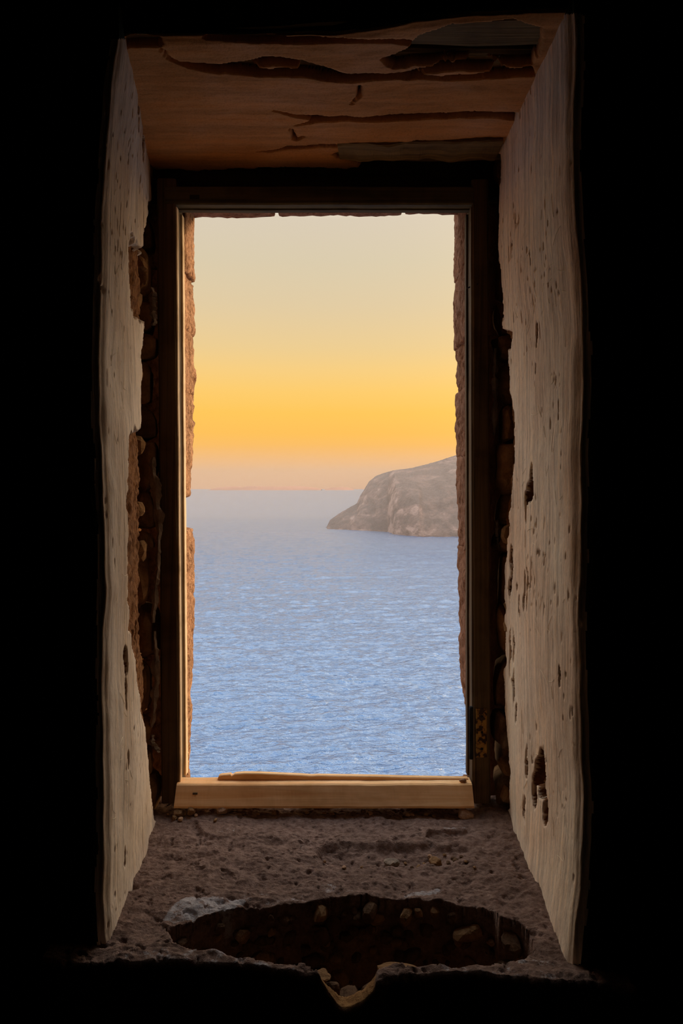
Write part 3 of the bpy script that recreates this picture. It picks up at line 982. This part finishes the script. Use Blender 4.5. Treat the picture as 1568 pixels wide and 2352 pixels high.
# rusty hinge on the right stile
pa, pb = at(1092, 1627, YF), at(1117, 1738, YF)
hinge = wkid(bar('hinge', (0, 0, pb.z), (0, 0, pa.z), rect(pa.x, pb.x, YF - 0.006, YF + 0.004, 0.002), rect(pa.x, pb.x, YF - 0.006, YF + 0.004, 0.002), (1, 0, 0), (0, 1, 0), M['rust'], None, 16, 0.0006, 31, 30))
hinge['label'] = 'rust mottled hinge leaf screwed to the stile'
pa, pb = at(1077, 1624, YF - 0.01), at(1087, 1744, YF - 0.01)
c = [(math.cos(k * math.pi / 5) * (pb.x - pa.x) / 2, math.sin(k * math.pi / 5) * 0.007) for k in range(10)]
kn = bar('hinge_knuckle', ((pa.x + pb.x) / 2, YF - 0.006, pb.z), ((pa.x + pb.x) / 2, YF - 0.006, pa.z), c, c, (1, 0, 0), (0, 1, 0), M['iron'], None, 10, 0.0003, 32, 30, True)
kn.parent = hinge
kn.matrix_parent_inverse = hinge.matrix_world.inverted()
for qy in (1645, 1682, 1720):
    p = at(1107, qy, YF - 0.008)
    s = stone('screw_head', p, (0.008, 0.003, 0.008), M['iron'], None, 1, 2, 0.9, 0.05)
    s.parent = hinge
# small bent hook on the right bead
p = at(1072, 662, YF + 0.03)
wkid(bar('hook', p, p + Vector((0.026, -0.03, 0.004)), [(math.cos(k) * 0.0022, math.sin(k) * 0.0022) for k in (0, 1.05, 2.1, 3.14, 4.2, 5.2)], [(math.cos(k) * 0.003, math.sin(k) * 0.003) for k in (0, 1.05, 2.1, 3.14, 4.2, 5.2)], (0, 1, 0), (0, 0, 1), M['iron'], None, 8, 0.001, 33, 90))

# ------------------------------------------------------------------ loose stones on the sill
LOOSE = [
    (1068, 1862, 40, 24, 'rubble_pale', 'rounded grey stone lying on the sill at the foot of the right stile', None),
    (510, 1849, 26, 16, 'rubble_pale', 'orange angular stone tucked under the pale bottom rail', None),
    (412, 1864, 36, 22, 'rubble', 'largest rubble lump in the left corner of the sill below the frame', None),
    (440, 1860, 30, 18, 'rubble', 'flat brown rubble piece beside the largest lump in the left sill corner', None),
    (1000, 1968, 34, 22, 'rubble', 'pinkish broken stone slab in the shallow dip of the sill', None),
    (897, 1970, 44, 16, 'cloth', 'pale folded flake lying at the edge of the shallow dip', None),
]
SMALL = [(592, 1852), (475, 1868), (387, 1852), (400, 1880), (415, 1884), (494, 1892), (560, 1862), (630, 1862), (704, 1862), (745, 1862), (762, 1860), (810, 1860), (834, 1860), (850, 1861),
         (936, 1856), (946, 1857), (979, 1856), (995, 1853), (516, 1866), (450, 1876), (930, 1962), (946, 1972), (962, 1976), (975, 1970), (988, 1954), (1020, 1950), (1040, 1962), (1060, 1958), (1030, 1972), (1046, 1974),
         (830, 1986), (790, 1994), (745, 1962), (1090, 1996), (1070, 1984)]
for i, (qx, qy, w, hgt, mt, lab, grp) in enumerate(LOOSE):
    Y = (EYE - SILL) * F / (qy + hgt * 0.5 - HY)
    Y = min(Y, 2.03)
    s = Y / F
    x = (qx - CX) * s
    o = stone('loose_stone' if mt != 'cloth' else 'plaster_flake', (x, Y, sill_z(x, Y) + hgt * s * 0.40), (w * s, w * s * 0.75, hgt * s * 1.0), M[mt], None, 700 + i, 3, 0.75, 0.35, 0.5 * i, 0.1)
    tag(o, lab, 'stone' if mt != 'cloth' else 'plaster')
for i, (qx, qy) in enumerate(SMALL):
    Y = min((EYE - SILL) * F / (qy + 4 - HY), 2.035)
    s = Y / F
    x = (qx - CX) * s
    w = rng.uniform(9, 15) * s
    o = stone('pebble', (x, Y, sill_z(x, Y) + w * 0.25), (w, w * rng.uniform(.7, 1), w * rng.uniform(.55, .8)), M[rng.choice(['rubble', 'rubble_pale', 'rubble', 'rubble_dark'])], None, 720 + i, 2, 0.8, 0.35, rng.uniform(0, 3), 0.1)
    if qy > 1900:
        where = 'in the left half of the shallow dip' if qx < 900 else ('in the rubble heap of the shallow dip' if qx < 1065 else 'on the sill right of the shallow dip')
    elif qx < 460:
        where = 'in the left corner of the sill below the frame'
    else:
        where = 'below the left third of the bottom rail' if qx < 650 else ('below the middle of the bottom rail' if qx < 880 else 'below the right end of the bottom rail')
    tag(o, 'small brown pebble ' + where, 'pebble', 'pebbles ' + where)
# pebbles resting on the bottom rail
p = at(1064, 1797, 2.075)
tag(stone('loose_stone', (p.x, 2.0765, zc_ + 0.007), (0.026, 0.014, 0.012), M['rubble_pale'], None, 801, 3, 0.8, 0.3, 0.2, 0.1), 'small pale stone resting on the right end of the bottom rail', 'stone')
for i, (qx, qy, w, hh) in enumerate(((1050, 1786, 0.05, 0.02), (1066, 1780, 0.03, 0.035))):
    p = at(qx, qy, 2.3)
    kid(stone('rubble_stone', (p.x, 2.3, 0.660 + hh * 0.5 + 0.012), (w, 0.06, hh * 1.9), M['sandstone_dull'], None, 820 + i, 3, 0.8, 0.5, 0.4, 0.3))

# ------------------------------------------------------------------ sea, headland, far islands
SEA = -60.0


def mat_sea():
    m, nt = new_mat('sea_water')
    tcn = nd(nt, 'ShaderNodeTexCoord')

    def nz(scale, stretch, det, ro, dist=0.0):
        mp = nd(nt, 'ShaderNodeMapping', {'Vector': tcn.outputs['Object'], 'Scale': stretch, 'Rotation': (0, 0, 0.12)})
        return nd(nt, 'ShaderNodeTexNoise', {'Vector': mp.outputs[0], 'Scale': scale, 'Detail': det, 'Roughness': ro, 'Distortion': dist}).outputs['Fac']
    a = nz(0.9, (0.36, 1.0, 1), 4, 0.6, 0.5)
    b = nz(0.035, (0.35, 1.0, 1), 3, 0.5, 0.5)
    sp = nd(nt, 'ShaderNodeSeparateXYZ', {0: tcn.outputs['Object']})
    # beyond a wind line the water lies calm
    wl = math_n(nt, 'ADD', sp.outputs['Y'], math_n(nt, 'MULTIPLY', nz(0.004, (1, 1, 1), 3, 0.5), 160))
    calm = nd(nt, 'ShaderNodeMapRange', {'Value': wl, 'From Min': 1440, 'From Max': 1580, 'To Min': 1.0, 'To Max': 0.85}).outputs[0]
    h = math_n(nt, 'ADD', math_n(nt, 'MULTIPLY', a, 1.0), math_n(nt, 'MULTIPLY', b, 0.6))
    bm = nd(nt, 'ShaderNodeBump', {'Height': math_n(nt, 'MULTIPLY', h, calm), 'Distance': 0.8, 'Strength': 1.0})
    # waves too small to resolve far out scatter the reflection
    rgh = nd(nt, 'ShaderNodeMapRange', {'Value': sp.outputs['Y'], 'From Min': 150, 'From Max': 1400, 'To Min': 0.14, 'To Max': 0.34}).outputs[0]
    p = nd(nt, 'ShaderNodeBsdfPrincipled', {'Base Color': lin(2, 52, 96), 'Roughness': rgh, 'IOR': 2.0, 'Specular IOR Level': 0.75, 'Specular Tint': (0.88, 0.96, 1.0, 1), 'Normal': bm.outputs[0]})
    nd(nt, 'ShaderNodeOutputMaterial', {'Surface': p.outputs[0]})
    return m


def build_sea():
    h0 = EYE - SEA
    rows = np.concatenate([np.linspace(4200, 1860, 40), np.linspace(1855, 1185, 600), np.linspace(1184, 1126, 60), [1124.5, 1123.66]])
    r = h0 * F / (rows - HY)                       # distance ahead, denser where the waves show
    tb = np.concatenate([np.linspace(-9, -0.62, 24), np.linspace(-0.61, 0.61, 860), np.linspace(0.62, 9, 24)])
    Rr, T = np.meshgrid(r, tb)
    X, Y = Rr * T, Rr.copy()
    cell = np.gradient(r)[None, :]
    Z = np.zeros_like(X)
    ca, sa_ = math.cos(0.16), math.sin(0.16)
    U, W = X * ca + Y * sa_, -X * sa_ + Y * ca
    for k, (lx, ly, a) in enumerate(((90, 19, 0.75), (38, 9.0, 0.8), (17, 4.8, 0.74), (8.5, 2.5, 0.46), (4.5, 1.4, 0.22))):
        n = vnoise(U / lx * 2, W / ly * 2, 0, 950 + k)
        n = 0.5 - np.abs(2 * n) if k < 4 else n      # peaked crests
        fade = np.clip(2.2 * ly / np.abs(cell) - 0.3, 0.0, 1) if k > 1 else 1
        Z += a * n * fade
    Z *= np.clip((9000 - Y) / 6000, 0, 1) * (np.abs(T) < 0.62)
    return grid_obj('sea', X, Y, SEA + Z, mat_sea(), None)


o = build_sea()
tag(o, 'rippled blue sea stretching from below the window to the horizon', 'sea', kind='stuff')


def mat_headland():
    m, nt = new_mat('headland_rock_and_scrub')
    a = noise_n(nt, 0.035, (1, 1, 1.6), 6, 0.62, 0.4)
    b = noise_n(nt, 0.22, (1, 1, 1), 5, 0.7)
    gz = nd(nt, 'ShaderNodeNewGeometry')
    nz_ = nd(nt, 'ShaderNodeSeparateXYZ', {0: gz.outputs['Normal']}).outputs['Z']
    f = math_n(nt, 'ADD', math_n(nt, 'MULTIPLY', a, 1.0), math_n(nt, 'MULTIPLY', nz_, 0.25))
    col = ramp_n(nt, f, [(0.48, lin(166, 140, 128)), (0.6, lin(124, 104, 94)), (0.74, lin(104, 90, 82))])
    col = mix_n(nt, 0.5, col, ramp_n(nt, b, [(0.35, (0.7, 0.7, 0.7)), (0.6, (1.1, 1.1, 1.1))]), 'MULTIPLY')
    finish(nt, col, 1.0, b, 3.0, 0.6, 0.05)
    return m


def headland():
    sil = curve([(748, 1216), (752, 1206), (757, 1195), (775, 1182), (800, 1167), (820, 1156), (826, 1140), (836, 1125), (847, 1106), (862, 1094), (882, 1086), (905, 1080), (945, 1075),
                 (985, 1065), (1015, 1056), (1035, 1049), (1060, 1042), (1120, 1025), (1200, 1005), (1400, 985), (1800, 1000), (2400, 1030)], 0)
    shore = curve([(748, 1215), (800, 1218), (890, 1222), (905, 1228), (960, 1233), (1050, 1233), (1200, 1240), (1400, 1236), (2400, 1225)], 0)
    h0 = EYE - SEA
    nx, ny = 520, 150
    # along-shore parameter is the bearing column; across is the run from shoreline over the ridge and down again
    q = np.concatenate([np.linspace(748, 1120, 400), np.linspace(1124, 2400, nx - 400)])
    v = np.concatenate([np.linspace(0, 0.16, 46, endpoint=False), np.linspace(0.16, 1.0, 70), np.linspace(1.02, 2.2, ny - 116)])
    Q, Vv = np.meshgrid(q, v, indexing='ij')
    ysh = h0 * F / (shore(q) - HY)
    run = 60 + 150 * np.clip((q - 748) / 220, 0, 1)
    yr = ysh + run
    zr = EYE + (HY - sil(q)) / F * yr            # ridge height (world z)
    Y = ysh[:, None] + run[:, None] * Vv
    X = (Q - CX) / F * (ysh[:, None] * (1 - np.minimum(Vv, 1)) + yr[:, None] * np.minimum(Vv, 1))
    H = np.maximum(zr - SEA, 0.2)[:, None]
    up = np.where(Vv < 0.16, 0.34 * (Vv / 0.16) ** 0.7, 0.34 + 0.66 * ((np.clip(Vv, 0.16, 1) - 0.16) / 0.84) ** 0.75)
    up = np.where(Vv > 1, 1 - 0.75 * ((Vv - 1) / 1.2) ** 1.3, up)
    Z = SEA + H * up
    body = np.sin(np.pi * np.clip(Vv, 0, 1)) ** 0.7
    g = fbm(X / 38, Y / 60, Z / 40, 900, 5, 0.55)
    Y = Y + body * 46 * fbm(X / 45, Vv * 0.7, 0, 905, 4)
    Z = Z + body * np.minimum(H * 0.2, 6) * g
    Z = Z + np.where(Vv > 0.16, 0.9, 0.3) * np.maximum(fbm(X / 3.0, Y / 3.0, 0, 911, 2), -0.1) * np.clip(H / 20, 0, 1)
    return grid_obj('headland', X, Y, Z, mat_headland(), None)


tag(headland(), 'hazy rocky headland sloping down into the sea at right', 'headland')


def island(name, pts, Y, mat, lab):
    V, Fq = [], []
    for (qx, qy) in pts:
        p = at(qx, qy, Y)
        for k, (dy, t) in enumerate(((-900, 0.0), (-350, 0.7), (0, 1.0), (500, 0.6), (1200, 0.0))):
            V.append((p.x, Y + dy, SEA - 2 + (p.z - SEA + 2) * t))
    n = len(pts)
    for i in range(n - 1):
        for k in range(4):
            Fq.append((i * 5 + k, i * 5 + 5 + k, i * 5 + 6 + k, i * 5 + 1 + k))
    me = bpy.data.meshes.new(name)
    me.from_pydata(V, [], Fq)
    me.update()
    tag(link(name, me, mat, None, True), lab, 'island')


M['island'] = mat_rough('far_island_rock', lin(150, 106, 84), lin(158, 112, 88), 0.002)
island('far_island', [(486, 1124), (500, 1119.5), (520, 1118), (545, 1117.5), (556, 1119), (570, 1116.5), (600, 1117.5), (640, 1118), (680, 1116.5), (705, 1118), (730, 1121), (738, 1124)], 26000, M['island'], 'long faint island on the horizon left of the headland')
island('far_island', [(746, 1124), (760, 1120), (785, 1118.5), (800, 1120), (812, 1124)], 27000, M['island'], 'short faint island on the horizon just beside the headland')


def haze_bank():
    m = bpy.data.materials.new('sea_haze')
    m.use_nodes = True
    nt = m.node_tree
    nt.nodes.clear()
    v = nd(nt, 'ShaderNodeVolumePrincipled', {'Color': (0.47, 0.40, 0.36, 1), 'Density': 0.0008, 'Anisotropy': 0.2})
    nd(nt, 'ShaderNodeOutputMaterial', {'Volume': v.outputs[0]})
    x0, x1, y0, y1, z0, z1 = -1800, 1800, 640, 1560, SEA - 1, 42
    V = [(x, y, z) for z in (z0, z1) for (x, y) in ((x0, y0), (x1, y0), (x1, y1), (x0, y1))]
    me = bpy.data.meshes.new('sea_haze')
    me.from_pydata(V, [], [(0, 3, 2, 1), (4, 5, 6, 7), (0, 1, 5, 4), (1, 2, 6, 5), (2, 3, 7, 6), (3, 0, 4, 7)])
    me.update()
    tag(link('sea_haze', me, m, None, False), 'warm evening haze hanging over the distant sea', 'haze', kind='stuff')


haze_bank()
